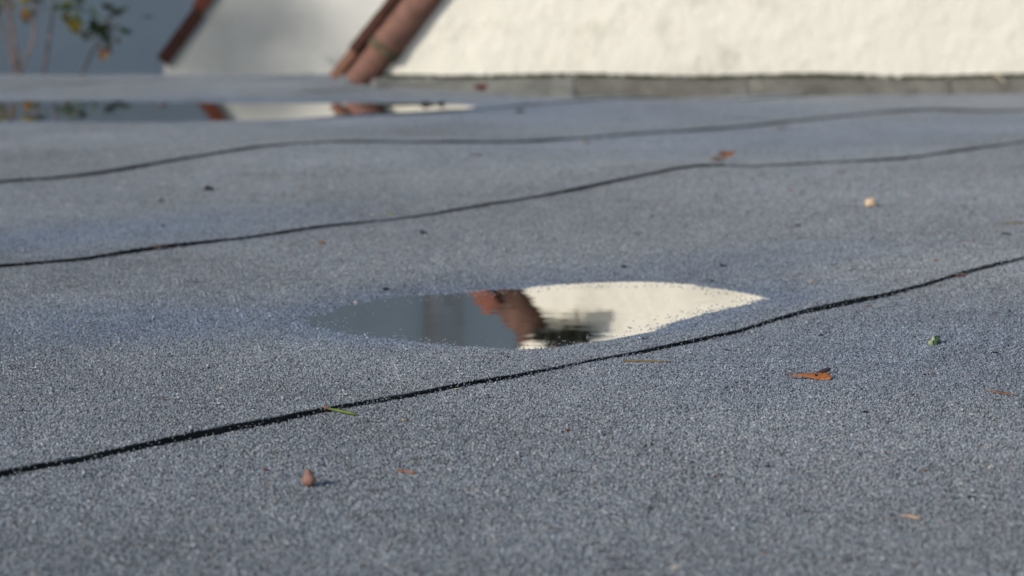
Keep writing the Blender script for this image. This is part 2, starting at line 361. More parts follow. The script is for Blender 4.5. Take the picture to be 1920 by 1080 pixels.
def u_range(c):
    """extent along U of the line n.p=c inside the roof rectangle"""
    lo, hi = -50, 50; b = N*c
    for ax, (a0_, a1_) in ((0, (X0, X1)), (1, (Y0, Y1))):
        q0 = (a0_-b[ax])/U[ax]; q1 = (a1_-b[ax])/U[ax]
        lo = max(lo, min(q0, q1)); hi = min(hi, max(q0, q1))
    return lo, hi
corners = [np.array([x, y])@N for x in (X0, X1) for y in (Y0, Y1)]
kmin = math.floor((min(corners)-C0)/SP); kmax = math.ceil((max(corners)-C0)/SP)
for k in range(kmin, kmax+1):
    c_a = C0+k*SP; ts = np.concatenate([[0, .004], np.linspace(.02, SP+.03, 62)])
    ts = np.array([t for t in ts if min(corners)+.01 < c_a+t < max(corners)-.01])
    if len(ts) < 3: continue
    rngs = [u_range(c_a+t) for t in ts]
    L = max(r[1]-r[0] for r in rngs)
    if L < .1: continue
    nu = max(4, int(L/.016)); rows = []
    for ti, t in enumerate(ts):
        lo, hi = rngs[ti]; us = np.linspace(lo, hi, nu) if hi > lo else np.full(nu, (lo+hi)/2)
        e = (.0012*np.sin(us*41+k)+.0009*np.sin(us*97+2*k)+.0006*np.sin(us*211))*(t < .003)
        rows.append((c_a+t+e)[:, None]*N + us[:, None]*U)
    P = np.concatenate(rows); z = strip_height(P, k)
    V = np.column_stack([P, z]); nr = len(ts)
    under = np.repeat(np.array(ts) > SP-.002, nu); V[under, 2] -= .0015
    idx = np.arange(nr*nu).reshape(nr, nu)
    Fc = np.stack([idx[:-1,:-1], idx[:-1,1:], idx[1:,1:], idx[1:,:-1]], -1).reshape(-1, 4)
    mi = np.zeros(len(Fc), int)
    # near edge: torn black bitumen lip dropping on to the strip below, with a little bleed
    e0 = rows[0]; nb = len(V); us0 = e0@U
    drop = height(e0)+.0002
    bleed = .003+.0013*np.sin(us0*53)+.001*np.sin(us0*131+k)
    if k == 3: bleed = bleed*np.clip((e0[:, 0]+.52)/.12, 0.02, 1)
    if k > 3: bleed = bleed*.3
    e1 = e0-N*bleed[:, None]
    e1[:, 1] = np.clip(e1[:, 1], Y0, Y1)
    lipA = np.column_stack([e0, drop+.0009]); lipB = np.column_stack([e1, height(e1)+.0001])
    V = np.concatenate([V, lipA, lipB])
    i0 = idx[0]; i1 = nb+np.arange(nu); i2 = nb+nu+np.arange(nu)
    F2 = np.concatenate([np.stack([i1[:-1], i1[1:], i0[1:], i0[:-1]], -1), np.stack([i2[:-1], i2[1:], i1[1:], i1[:-1]], -1)])
    Fc = np.concatenate([Fc, F2]); mi = np.concatenate([mi, np.ones(len(F2), int)])
    # beds
    tc = (np.arange(20)+.5)*TS
    pts = []; rots = []; pk = []
    for t in tc:
        lo, hi = u_range(min(max(c_a+t, min(corners)+.02), max(corners)-.02))
        us = np.arange(math.ceil(lo/TS)+.5, hi/TS-.5)*TS
        if len(us) == 0: continue
        q = (c_a+t)*N + us[:, None]*U
        m = (q[:, 1] > .55) & (np.abs(q[:, 0]) < q[:, 1]*.225+.75) & (q[:, 1] < Y1-.03)
        pts.append(q[m])
    nb0 = len(V)
    if pts and sum(len(p) for p in pts):
        q = np.concatenate(pts); z0 = strip_height(q, k); e = TS*.4
        du = (strip_height(q+U*e, k)-strip_height(q-U*e, k))/(2*e); dn = (strip_height(q+N*e, k)-strip_height(q-N*e, k))/(2*e)
        zm = (strip_height(q+U*e, k)+strip_height(q-U*e, k)+strip_height(q+N*e, k)+strip_height(q-N*e, k)+2*z0)/6
        for i in range(len(q)):
            a = Vector((U[0], U[1], du[i])).normalized(); b = Vector((N[0], N[1], dn[i])); c = a.cross(b).normalized(); b = c.cross(a)
            g = random.randrange(4)
            if g == 1: a, b = b, -a
            elif g == 2: a, b = -a, -b
            elif g == 3: a, b = -b, a
            rots.append(Matrix((a, b, c)).transposed().to_euler()); pk.append(random.randrange(8))
        V = np.concatenate([V, np.column_stack([q, zm])])
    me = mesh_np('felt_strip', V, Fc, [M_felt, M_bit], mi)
    n = len(V); bed = np.zeros(n, np.float32); bed[nb0:] = 1
    rot = np.zeros((n, 3), np.float32); pick = np.zeros(n, np.int32)
    if len(rots): rot[nb0:] = np.array([tuple(r) for r in rots]); pick[nb0:] = pk
    me.attributes.new('bed', 'FLOAT', 'POINT').data.foreach_set('value', bed)
    me.attributes.new('rot', 'FLOAT_VECTOR', 'POINT').data.foreach_set('vector', rot.ravel())
    me.attributes.new('pick', 'INT', 'POINT').data.foreach_set('value', pick)
    o = link('felt_strip', me, roof)
    if 0 <= k <= 3:      # loose stones stuck along the torn bitumen lip
        lo, hi = u_range(c_a); V2 = []; F3 = []; tn = []
        nst = int((hi-lo)*1600); us = rng.uniform(lo, hi, nst); q = c_a*N+us[:, None]*U
        m = (np.abs(q[:, 0]) < q[:, 1]*.225+.3) & (q[:, 1] > .8); us = us[m]; e = rng.normal(-.0005, .0022, len(us)); q = (c_a+e)[:, None]*N+us[:, None]*U
        dens = .35+.65*np.clip(wob(q, 37, k)*1.6+.3, 0, 1); keep = rng.random(len(us)) < dens; q = q[keep]; e = e[keep]
        zl = height(q); zu = strip_height(q+N*.004, k); fr = np.where(e > 0, rng.uniform(.9, 1.1, len(e)), rng.random(len(e))**1.6)
        for (x_, y_), z_ in zip(q, zl+(zu-zl)*fr+.0004):
            a_ = rng.uniform(.0004, .0009); b = len(V2)
            V2.extend((OCT*a_*rng.uniform(.7, 1.3, (6, 1))+(x_, y_, z_)).tolist()); F3.extend([(i_+b, j_+b, k_+b) for i_, j_, k_ in OF]); tn += [rng.uniform(.03, .55)]*8
        gm_ = mesh_np('stray_granules', V2, F3, M_gran); gm_.attributes.new('tone', 'FLOAT', 'FACE').data.foreach_set('value', np.array(tn, np.float32))
        tag(link('stray_granules', gm_, o), kind='stuff')
    if len(rots):
        md = o.modifiers.new('granules', 'NODES'); md.node_group = gn
# ------------------------------------------------------------------ puddles
def puddle(name, poly, z, grow):
    c = poly.mean(0); nxt = np.roll(poly, -1, 0); prv = np.roll(poly, 1, 0)
    tn = nxt-prv; tn /= np.hypot(*tn.T)[:, None]
    nrm = np.column_stack([tn[:, 1], -tn[:, 0]])
    if ((poly-c)*nrm).sum() < 0: nrm = -nrm
    q = poly+nrm*grow
    V = [(x, y, z) for x, y in q]
    return link(name, mesh_np(name, V, [tuple(range(len(V)))], M_water))
p = puddle('water', P1, W1+.0004, .03); tag(p, kind='structure')
p = puddle('water', P2, W2+.0004, .05); tag(p, kind='structure')

# ------------------------------------------------------------------ walls
DN = 7.24; DF = 11.56
def px_at(d, pts): return [(on_depth(a, b, d)[0], on_depth(a, b, d)[2]) for a, b in pts]
def wall_panel(name, outline, y, thick, mat, res=.015, amp=.004, zfine=None, parent=None, seed=0, edge=0.0):
    """solid wall whose outline (x,z), counter clockwise, is filled with a relief grid"""
    import bmesh
    bm = bmesh.new()
    vs = [bm.verts.new((a, y, b)) for a, b in outline]; f = bm.faces.new(vs)
    if f.normal.y > 0: f.normal_flip()
    r = bmesh.ops.extrude_face_region(bm, geom=[f])
    nv = [g for g in r['geom'] if isinstance(g, bmesh.types.BMVert)]
    for v in nv: v.co.y += thick
    f.normal_update()
    xs = [o[0] for o in outline]; zs_ = [o[1] for o in outline]
    def cut(co, no):
        g = [e for e in bm.faces if abs(e.normal.y) > .99 and min(v.co.y for v in e.verts) < y+.001]
        ed = set(e for q in g for e in q.edges); vv = set(v for q in g for v in q.verts)
        bmesh.ops.bisect_plane(bm, geom=list(g)+list(ed)+list(vv), plane_co=co, plane_no=no, dist=1e-6)
    x = math.floor(min(xs)/res)*res+res
    z1 = zfine if zfine else max(zs_)
    z = math.floor(min(zs_)/res)*res+res
    bm.normal_update()
    while z < z1: cut((0, y, z+.0007), (0, 0, 1)); z += res
    bm.normal_update()
    while x < max(xs): cut((x+.0007, y, 0), (1, 0, 0)); x += res
    for v in bm.verts:
        if abs(v.co.y-y) < 1e-5:
            p = Vector((v.co.x, seed, v.co.z))
            d = noise.fractal(p*4, 1, 2, 3)*amp + noise.noise(p*18+Vector((0,5,0)))*amp*.35
            v.co.y += d
    bm.normal_update()
    me = bpy.data.meshes.new(name); bm.to_mesh(me); bm.free(); me.materials.append(mat)
    for pl in me.polygons: pl.use_smooth = abs(pl.normal.y) > .8
    return link(name, me, parent)
# near gable wall
gab = empty('gable_wall', (1.0, DN, 0)); tag(gab, 'cream rendered gable wall in sunlight with terracotta tiles up its sloping left edge', 'wall')
zt = .0465
A = px_at(DN, [(690,150),(1010,-232),(975,-310)])
out = [(A[0][0], -.9), (5.0, -.9), (5.0, 2.6), (A[2][0], 2.6), A[2], A[1], (A[0][0], A[0][1])]
wp = wall_panel('wall', out, DN, .22, M_near, .014, .0045, .62, seed=3.3)
wp.parent = gab; wp.matrix_parent_inverse = Matrix.Translation((-1.0, -DN, 0))
def pchild(name, me, parent, loc=(0,0,0)):
    o = bpy.data.objects.new(name, me); col.objects.link(o); o.parent = parent
    o.location = Vector(loc)-parent.location; return o
# half round coping tiles up the slope
a0_ = Vector((px_at(DN, [(676,140)])[0][0], DN-.02, px_at(DN, [(676,140)])[0][1]))
a1_ = Vector((px_at(DN, [(962,-226)])[0][0], DN-.02, px_at(DN, [(962,-226)])[0][1]))
dirn = (a1_-a0_).normalized(); tot = (a1_-a0_).length
perp = Vector((-dirn.z, 0, dirn.x)); 
def half_tile(L, r0, r1, th=.012, n=14):
    """barrel tile: axis +X (up the slope), dome towards -Y/+Z; flares at its lower end"""
    V = []; Fc = []; rings = [(0, r0*1.03), (.012, r0*1.05), (.02, r0), (L*.5, (r0+r1)/2), (L, r1)]
    m = n+1
    for s_, r in rings:
        for rr in (r, r-th):
            for j in range(m):
                t = math.pi*(j/n)*1.12-math.pi*.06
                V.append((s_, -rr*math.sin(t), -rr*math.cos(t)))
    for i in range(len(rings)-1):
        b = i*2*m; c = (i+1)*2*m
        for j in range(n):
            Fc.append((b+j, b+j+1, c+j+1, c+j)); Fc.append((b+m+j+1, b+m+j, c+m+j, c+m+j+1))
        Fc.append((b, c, c+m, b+m)); Fc.append((b+n, b+m+n, c+m+n, c+n))
    for b in (0, (len(rings)-1)*2*m):
        for j in range(n): Fc.append((b+j, b+m+j, b+m+j+1, b+j+1))
    return V, Fc
zax = perp; yax = zax.cross(dirn)
BAS = Matrix((dirn, yax, zax)).transposed().to_4x4()
TL = [0, .105, .435]; idx_t = 0
steps = [(-.03, .15, .054), (.118, .30, .060), (.40, tot-.29, .063)]
for (s0, L, r) in steps:
    V, Fc = half_tile(L, r, r*.93)
    V = [Vector((x, y+math.sin(x*37+s0*9)*.0015+noise.noise(Vector((x*20, y*20, z*20+s0*7)))*.0025, z)) for x, y, z in V]
    me = mesh_np('coping_tile', V, Fc, M_shaded_clay if s0 > .3 else M_terra, smooth=True)
    o = bpy.data.objects.new('coping_tile', me); col.objects.link(o); o.parent = gab
    pos = a0_+dirn*s0+Vector((0, .024 if s0 < .3 else .052, 0))
    o.matrix_local = Matrix.Translation(pos-gab.location) @ BAS
    # mortar joint ring with moss at the lower end of the upper tiles
    if s0 > 0:
        V = []; n = 16
        for i in range(7):
            for j in range(n+1):
                t = math.pi*j/n; rr = r*(1.0+.05*math.sin(math.pi*i/6))-.001+noise.noise(Vector((i*.9, j*.7, s0*9)))*.004
                V.append((i*.0055-.03, -rr*math.sin(t), -rr*math.cos(t)))
        Fc = [(i*(n+1)+j, i*(n+1)+j+1, (i+1)*(n+1)+j+1, (i+1)*(n+1)+j) for i in range(6) for j in range(n)]
        me = mesh_np('mortar_joint', V, Fc, M_mortar, smooth=True)
        o = bpy.data.objects.new('mortar_joint', me); col.objects.link(o); o.parent = gab
        o.matrix_local = Matrix.Translation(pos-gab.location) @ BAS
# flat clay edging course outside (left of) the barrel tiles
def slab_piece(L, w_, d_, seed):
    V, Fc = box_vf(0, L, -d_/2, d_/2, -w_/2, w_/2)
    V = [Vector(v)+Vector((0, random.uniform(-.002,.002), random.uniform(-.002,.002))) for v in V]
    return V, Fc
s0 = -.055; q = 0
while s0 < tot-.03:
    L = .135+random.uniform(-.01,.01)
    if q == 0: L = .10
    V, Fc = slab_piece(L-.002, .050 if q > 3 else (.024 if q else .026), .10, q)
    me = mesh_np('edging_brick', V, Fc, M_brick if q == 0 else (M_darkc if q < 4 else M_lit_red))
    if q == 0: me.materials.clear(); me.materials.append(simple('orange_brick', (.21,.105,.07), .8, .3, 30, .4, .3))
    o = bpy.data.objects.new('edging_brick', me); col.objects.link(o); o.parent = gab
    o.matrix_local = Matrix.Translation(a0_+dirn*s0+perp*(.052 if q > 3 else (.063 if q else .058))+Vector((0, .02, 0))-gab.location) @ BAS
    s0 += L; q += 1
# broken end of the coping, running out to a point against the wall
q_ = px_at(DN-.01, [(949,-322)]); tip = Vector((q_[0][0], DN-.01, q_[0][1])); base = a0_+dirn*(tot+.10)+Vector((0, .052, 0))
V = []; n = 14; m = 6
for i in range(m+1):
    f_ = i/m; r_ = .059*(1-f_)+.004
    for j in range(n+1):
        t = math.pi*j/n
        V.append(base.lerp(tip, f_)+perp*(-r_*math.cos(t))+Vector((0, -r_*math.sin(t)+noise.noise(Vector((i, j*.6, 2)))*.004, 0)))
Fc = [(i*(n+1)+j, i*(n+1)+j+1, (i+1)*(n+1)+j+1, (i+1)*(n+1)+j) for i in range(m) for j in range(n)]
pchild('broken_tile', mesh_np('broken_tile', V, Fc, M_shaded_clay, smooth=True), gab, (0,0,0))
# upstand panels at the wall foot
cuts = [700, 1078, 1402, 1782, 2160, 2540, 2920]
for i in range(len(cuts)-1):
    xa = on_depth(cuts[i]-.5, 170, DN)[0]; xb = on_depth(cuts[i+1], 170, DN)[0]
    n = 40; V = []; prof = [(0.006, zt+.002), (-.008, zt), (-.022, zt-.010), (-.035, None), (-.05, None)]
    reach = [(.16,.13),(.10,.09),(.08,.05),(.05,.05),(.05,.05),(.05,.05)][i]
    for a in range(n+1):
        x = xa+(xb-xa)*a/n; f_ = a/n; rc = reach[0]*(1-f_)+reach[1]*f_
        yb = DN-rc; zb = surf_z(x, yb)
        top = zt+.003*math.sin(x*9)+.003*noise.noise(Vector((x*14, i, 0)))+(-.002,.001,-.001,.0015,0,0)[i]-.004*max(0, 1-min(f_, 1-f_)*16)
        if i == 0: top += .004*(1-f_)
        ps = [(DN+.01, top), (DN-.012, top-.001), (DN-.020, top-.012), (DN-.3*rc-.015, zb+(top-zb)*.55), (DN-.75*rc, zb+(top-zb)*.22), (yb, zb+.003), (yb-.004, zb-.01)]
        for j, (yy, zz) in enumerate(ps):
            k_ = noise.noise(Vector((x*8, yy*20, i*3.1)))*.009+noise.noise(Vector((x*30, yy*40, i)))*.004
            V.append((x, yy, zz+(k_ if 0 < j < 6 else 0)))
    Fc = [(a*7+j, a*7+j+1, (a+1)*7+j+1, (a+1)*7+j) for a in range(n) for j in range(6)]
    Fc += [tuple(range(7))[::-1], tuple(n*7+j for j in range(7))]
    Fc = [f[::-1] for f in Fc]
    me = mesh_np('upstand_panel', V, Fc, M_flash2 if i == 0 else M_flash)
    me.polygons.foreach_set('use_smooth', np.array([i_ < n*6 for i_ in range(len(me.polygons))], bool))
    pchild('upstand_panel', me, gab, (0,0,0))
# moss along the top of the upstand
V = []; Fc = []
for i in range(1800):
    px = random.uniform(715, 2300); x = on_depth(px, 140, DN-.01)[0]
    if noise.noise(Vector((x*5, 2, 0))) < -.25 and random.random() < .7: continue
    r = random.uniform(.002,.0055); c = np.array([x, DN-.015+random.uniform(-.009,.005), zt+.001+.003*math.sin(x*9)+random.uniform(-.003,.002)])
    b = len(V); V.extend((OCT*r*rng.uniform(.7,1.3,(6,1))+c).tolist()); Fc.extend([(p_+b, q_+b, s_+b) for p_, q_, s_ in OF])
o = link('moss', mesh_np('moss', V, Fc, M_moss)); tag(o, 'thin line of dark green moss where the cream wall meets the grey upstand', 'moss', kind='stuff')

# far gable wall
fg = empty('gable_wall', (-.9, DF, 0)); tag(fg, 'grey-white rendered gable wall beyond the roof edge, dappled with shade, dark clay edge on its left slope', 'wall')
A = px_at(DF, [(307,200),(307,108),(584,-290),(900,190)])
out = [(A[0][0], -.9), (A[3][0]+.3, -.9), (A[3][0]+.3, A[3][1]), A[2], A[1]]
wp = wall_panel('wall', out, DF, .22, M_far, .03, .003, None, seed=8.1); wp.parent = fg; wp.matrix_parent_inverse = Matrix.Translation((.9, -DF, 0))
b0 = Vector((px_at(DF, [(309,113)])[0][0], DF+.045, px_at(DF, [(309,113)])[0][1])); b1 = Vector((px_at(DF, [(586,-296)])[0][0], DF+.045, px_at(DF, [(586,-296)])[0][1]))
d2_ = (b1-b0).normalized(); p2_ = Vector((-d2_.z, 0, d2_.x)); BAS2 = Matrix((d2_, p2_.cross(d2_), p2_)).transposed().to_4x4()
s0 = -.01; q = 0
while s0 < (b1-b0).length:
    L = .30; 
    V, Fc = slab_piece(L-.006, .062, .16, q); me = mesh_np('verge_tile', V, Fc, M_brick if q % 3 else M_darkc)
    o = bpy.data.objects.new('verge_tile', me); col.objects.link(o); o.parent = fg
    o.matrix_local = Matrix.Translation(b0+d2_*s0+p2_*.004-fg.location) @ BAS2 @ Matrix.Rotation(math.radians(2.0), 4, 'Y')
    V, Fc = slab_piece(L*.9, .02, .10, q); me = mesh_np('verge_tile', V, Fc, M_terra)
    s0 += L; q += 1
# back wall, turned away from the sun
bw = empty('building_wall', (-2.87, 13.0, 0)); tag(bw, 'large shaded blue-grey rendered wall behind the leafy shrubs at the left', 'wall')
bw.rotation_euler = (0, 0, math.atan2(.85, .52))
V, Fc = box_vf(-4, 16, 0, .3, -.9, 4.2); link('wall', mesh_np('wall', V, Fc, M_back), bw)
V, Fc = box_vf(4.35, 4.72, -.08, -.002, -.9, 4.1); link('pilaster', mesh_np('pilaster', V, Fc, simple('brown_grey_render', (.42,.39,.37), .9, .2, 5, .2, .2)), bw)

# ------------------------------------------------------------------ leaves and plants
def leaf_vf(L, W, curl=.2, fold=.25, n=8, asym=0, tail=.12, th=.0004, wave=0.0, tip=.5):
    """blade along +X, a midrib fold, a curl; thin but solid"""
    V = []; Fc = []
    for lay in (0, 1):
        for i in range(n+1):
            s_ = i/n; w_ = W*.5*max(.03, math.sin(math.pi*min(1, max(0, (s_-tail*.5)/(1-tail*.5)))**(.75+tip*.5))) if s_ > tail*.5 else W*.04
            x = L*s_; z = curl*L*(s_-.5)**2*2+wave*L*math.sin(s_*9)
            y = asym*L*math.sin(s_*math.pi)
            for j, sd in enumerate((-1, 0, 1)):
                V.append((x, y+sd*w_, z+abs(sd)*w_*fold-(th if lay else 0)))
    m = (n+1)*3
    for i in range(n):
        for j in range(2):
            a = i*3+j; Fc.append((a, a+3, a+4, a+1)); Fc.append((m+a+1, m+a+4, m+a+3, m+a))
        for j in (0, 2):
            a = i*3+j; Fc.append((a, m+a, m+a+3, a+3) if j == 0 else (a+3, m+a+3, m+a, a))
    Fc.append((0, 1, m+1, m)); Fc.append((1, 2, m+2, m+1)); e = n*3
    Fc.append((e+1, e, m+e, m+e+1)); Fc.append((e+2, e+1, m+e+1, m+e+2))
    return V, Fc
M_shade = leafmat('leaf_blackish', (.022,.027,.018))
plant_leaf = [mesh_np('leaf', *leaf_vf(.085, .042, .25, .25, 6, th=.0006, tip=.2), m_) for m_ in (M_lg, M_ly, M_lo, M_ld)]
def shrub(base_px, d, stems, label, n_leaf=14, zb=-.9):
    bx = on_depth(base_px, 140, d)[0]
    root = empty('shrub', (bx, d, zb)); tag(root, label, 'shrub', 'thin leafy shrubs at the far left')
    for (pts, rad, clusters) in stems:
        P_ = [Vector(((on_depth(a, b, d)[0]-bx), random.uniform(-.03,.03), on_depth(a, b, d)[2]-zb)) for a, b in pts]
        P_ = [Vector((P_[0].x*.6, 0, 0))]+P_
        V, Fc = tube(P_, [rad*(1-.45*i/(len(P_)-1)) for i in range(len(P_))], 6)
        link('stem', mesh_np('stem', V, Fc, M_stem, smooth=True), root)
        for (cx, cy, sprd, cnt, mix) in clusters:
            cpt = on_depth(cx, cy, d); cnt = cnt*.3 if cy < -50 else cnt
            for _ in range(int(cnt*.72)):
                o = bpy.data.objects.new('leaf', plant_leaf[random.choices(range(4), mix)[0]]); col.objects.link(o); o.parent = root
                o.location = (cpt[0]-bx+random.gauss(0, sprd), random.gauss(0, sprd), cpt[2]-zb+random.gauss(0, sprd*.75))
                o.rotation_euler = (random.uniform(-.9,.9), random.uniform(-.6,1.0), random.uniform(0, 6.28)); s_ = random.uniform(.6, 1.15); o.scale = (s_,)*3
DS = 10.3
shrub(35, DS, [([(38,140),(22,60),(8,-30),(0,-140)], .0065, [(8,12,.03,7,(2,4,2,1)), (-10,-90,.10,22,(4,3,2,2)), (30,-190,.12,22,(4,3,2,2))]),
               ([(30,140),(14,80),(-8,10),(-40,-90)], .006, [(-30,-40,.08,12,(4,2,3,2))]),
               ([(28,140),(28,70),(20,0),(10,-120)], .006, []),
               ([(36,140),(60,80),(66,20),(60,-60)], .008, [(66,10,.045,15,(4,2,2,3)), (62,-60,.07,14,(4,3,2,2))])],
      'shrub with a clump of reddish stems by the shaded wall, leftmost of three')
shrub(85, DS+.15, [([(84,140),(92,85),(100,30),(108,-60)], .008, [(125,12,.035,12,(4,1,0,3)), (129,36,.020,8,(1,6,1,0)), (140,15,.03,9,(5,1,0,3)), (112,-60,.09,18,(4,3,2,2)), (95,-170,.12,20,(4,3,3,2))])],
      'shrub with one upright stem and yellow-green leaves, middle of the three')
shrub(152, DS+.3, [([(155,140),(172,100),(188,72),(200,50),(215,10)], .008, [(196,62,.034,15,(4,2,4,2)), (205,45,.038,14,(4,1,1,4)), (172,50,.022,6,(1,0,1,5)), (222,20,.032,11,(3,0,1,4)), (190,100,.014,3,(0,1,4,0)), (235,-60,.1,16,(4,2,2,2))])],
      'shrub with a leaning stem and orange-tinged leaves, rightmost of the three')
def leafy_mass(name, centre, rad, cnt, label, cat, mats, size=.10, trunk=None):
    root = empty(name, (centre[0], centre[1], trunk if trunk is not None else centre[2])); tag(root, label, cat)
    bx, by, bz = leaf = 0, 0, centre[2]-root.location.z
    V = []; Fc = []; mi = []
    lv, lf = leaf_vf(size, size*.5, .2, .2, 3, th=.0008)
    lv = np.array(lv); blobs = [np.array([random.uniform(-.7,.7)*rad[0], random.uniform(-.7,.7)*rad[1], random.uniform(-.7,.7)*rad[2]]) for _ in range(14)]
    for i in range(cnt):
        c = blobs[random.randrange(14)]+rng.normal(0, .2, 3)*rad
        Q, _ = np.linalg.qr(rng.normal(size=(3,3)))
        b = len(V); V.extend((lv@Q.T*random.uniform(.7,1.2)+c+(0,0,bz)).tolist()); Fc.extend([tuple(i_+b for i_ in f) for f in lf]); mi += [random.randrange(len(mats))]*len(lf)
    o = link('crown', mesh_np('crown', V, Fc, mats, mi), root)
    if trunk is not None:
        V = []; Fc = []
        for tgt in [np.zeros(3)]+blobs[:5]:
            v, f = tube([(0,0,0), (.03,.02,bz*.45), (tgt[0]*.4, tgt[1]*.4, bz*.75), (tgt[0], tgt[1], bz+tgt[2])], [.07,.055,.035,.008], 7)
            b = len(V); V += v; Fc += [tuple(i_+b for i_ in q_) for q_ in f]
        link('trunk', mesh_np('trunk', V, Fc, M_stem), root)
    return root
# climber hanging on the sunny wall above the frame; the puddle mirrors it
cpx = on_depth(1060, -291, DN-.055)
leafy_mass('climbing_plant', (cpx[0], DN-.055, cpx[2]), (.09,.03,.03), 420, 'dark leafy climber hanging on the cream gable wall above the view', 'plant', [M_shade], .03)
# tree, unseen and added at the left to shade the far gable
s_ = 25.0
leafy_mass('shade_tree', (-1.30+SUN_H.x*s_, DF+SUN_H.y*s_, -.02+s_*math.tan(SUN_EL)), (.50,.5,.30), 750, 'tall thin leafy tree added outside the view at the left to shade the far gable', 'shade_tree', [M_lg, M_ld], .09, trunk=-.9)

# ------------------------------------------------------------------ litter on the felt
def place(name, me, px, py, label, cat, rz=0, lift=.0010, tilt=(0,0), group=None, depth=None):
    p = hit(px, py)
    o = link(name, me, None, (p.x, p.y, p.z+lift), (tilt[0], tilt[1], rz)); tag(o, label, cat, group); return o, p
def span(pa, pb):
    a = hit(*pa); b = hit(*pb); return a, b, math.atan2(b.y-a.y, b.x-a.x), (b-a).length
def blade(name, pa, pb, W, mat, label, cat, curl=.1, fold=.3, lift=.0018, asym=0, tip=.5, tail=.12, wave=0, roll=0, depthlim=.6, n=10, th=.0004):
    a, b, rz, L = span(pa, pb)
    # a leaf lying obliquely to the line of sight reads short: keep its length sane
    mx = abs(pb[0]-pa[0])*a.y/F*1.5+.003
    if L > mx:
        dy = math.sqrt(max(0, mx*mx-(b.x-a.x)**2))*(1 if b.y > a.y else -1); rz = math.atan2(dy, b.x-a.x); L = mx
    V, Fc = leaf_vf(L, W, curl, fold, n, asym, tail, th, wave, tip)
    o = link(name, mesh_np(name, V, Fc, mat, smooth=True), None, (a.x, a.y, a.z+lift), (roll, 0, rz)); tag(o, label, cat); return o
def lump_vf(r, sx, sy, sz, seed, n=10, m=7, rough=.15, point=0):
    V = []; Fc = []
    for i in range(m+1):
        t = math.pi*i/m
        for j in range(n):
            a = 2*math.pi*j/n; rr = math.sin(t)**(1 if not point else 1+.0)
            v = Vector((math.cos(a)*rr, math.sin(a)*rr, math.cos(t)))
            k = 1+rough*noise.noise(v*1.7+Vector((seed, 0, 0)))*2
            if point and v.z > 0: k *= 1; v = Vector((v.x*(1-point*v.z), v.y*(1-point*v.z), v.z*1.25))
            V.append((v.x*k*r*sx, v.y*k*r*sy, v.z*k*r*sz))
    for i in range(m):
        for j in range(n): Fc.append((i*n+j, (i+1)*n+j, (i+1)*n+(j+1)%n, i*n+(j+1)%n))
    return V, Fc
MD = M_debris
# curled orange leaf with its stalk, dark shrivelled leaf behind
lf = empty('fallen_leaf', (0,0,0)); a, b, rz, L = span((1480,713), (1558,716))
L = (1558-1478)*a.y/F; lf.location = a; lf.rotation_euler = (0, 0, -.06)
tag(lf, 'curled orange leaf with speckles lying beside a dark shrivelled leaf', 'leaf')
V, Fc = leaf_vf(1, 2.0, 0, 0, 16, 0, .0, 0, 0, 0)
def blade_pt(i, v):
    lay = i//51; j = (i % 51)//3; sd = (i % 3)-1; f_ = j/16
    w_ = .0038*(f_/.78)**.85 if f_ < .78 else .0038*math.sqrt(max(.0, 1-((f_-.78)/.22)**2.4))
    w_ = max(w_, .0002)*(1+.10*math.sin(j*2.3+sd)+.06*math.sin(j*5.1))
    return (L*(.07+.93*f_), sd*w_+.0012*math.sin(f_*3), .0030+abs(sd)*w_*(.75 if sd > 0 else .35)+.0012*math.sin(f_*5+1)-(.0005 if lay else 0))
V = [blade_pt(i, v) for i, v in enumerate(V)]
lm, lt, lb = newmat('dry_leaf'); 
tc_ = nd(lt, 'ShaderNodeTexCoord'); n_ = nd(lt, 'ShaderNodeTexNoise', i_Scale=260.0, i_Detail=5, i_Roughness=.7); lt.links.new(tc_.outputs['Object'], n_.inputs['Vector'])
r_ = ramp(lt, [(.30, (.10,.03,.012)), (.44, (.36,.115,.035)), (.62, (.40,.17,.065)), (.76, (.50,.32,.12))]); lt.links.new(n_.outputs['Fac'], r_.inputs[0]); lt.links.new(r_.outputs[0], lb.inputs['Base Color']); lb.inputs['Roughness'].default_value = .5
link('blade', mesh_np('blade', V, Fc, lm, smooth=True), lf, rot=(.45, .0, 0))
V, Fc = tube([(L*.12,0,.003),(L*.05,0,.0028),(0,.001,.0060)], [.0006,.0007,.0010], 6); link('stalk', mesh_np('stalk', V, Fc, MD['brown']), lf)
V, Fc = lump_vf(.0010, 1, 1, .6, 3); link('leaf_spot', mesh_np('leaf_spot', V, Fc, MD['dark'], smooth=True), lf, loc=(L*.62, -.0003, .0046))
a = hit(1524, 707); L = (1560-1522)*a.y/F*1.15
V, Fc = tube([(0,0,.0015),(L*.25,0,.0025),(L*.6,.001,.0038),(L*.9,.0,.005),(L*.97,0,.0053)], [.0004,.0013,.0019,.0017,.0007], 8)
sh = link('fallen_leaf', mesh_np('fallen_leaf', V, Fc, MD['purple'], smooth=True), None, (a.x, a.y, a.z), (0, 0, .55)); tag(sh, 'small dark purple shrivelled leaf rolled up behind the orange leaf', 'leaf')
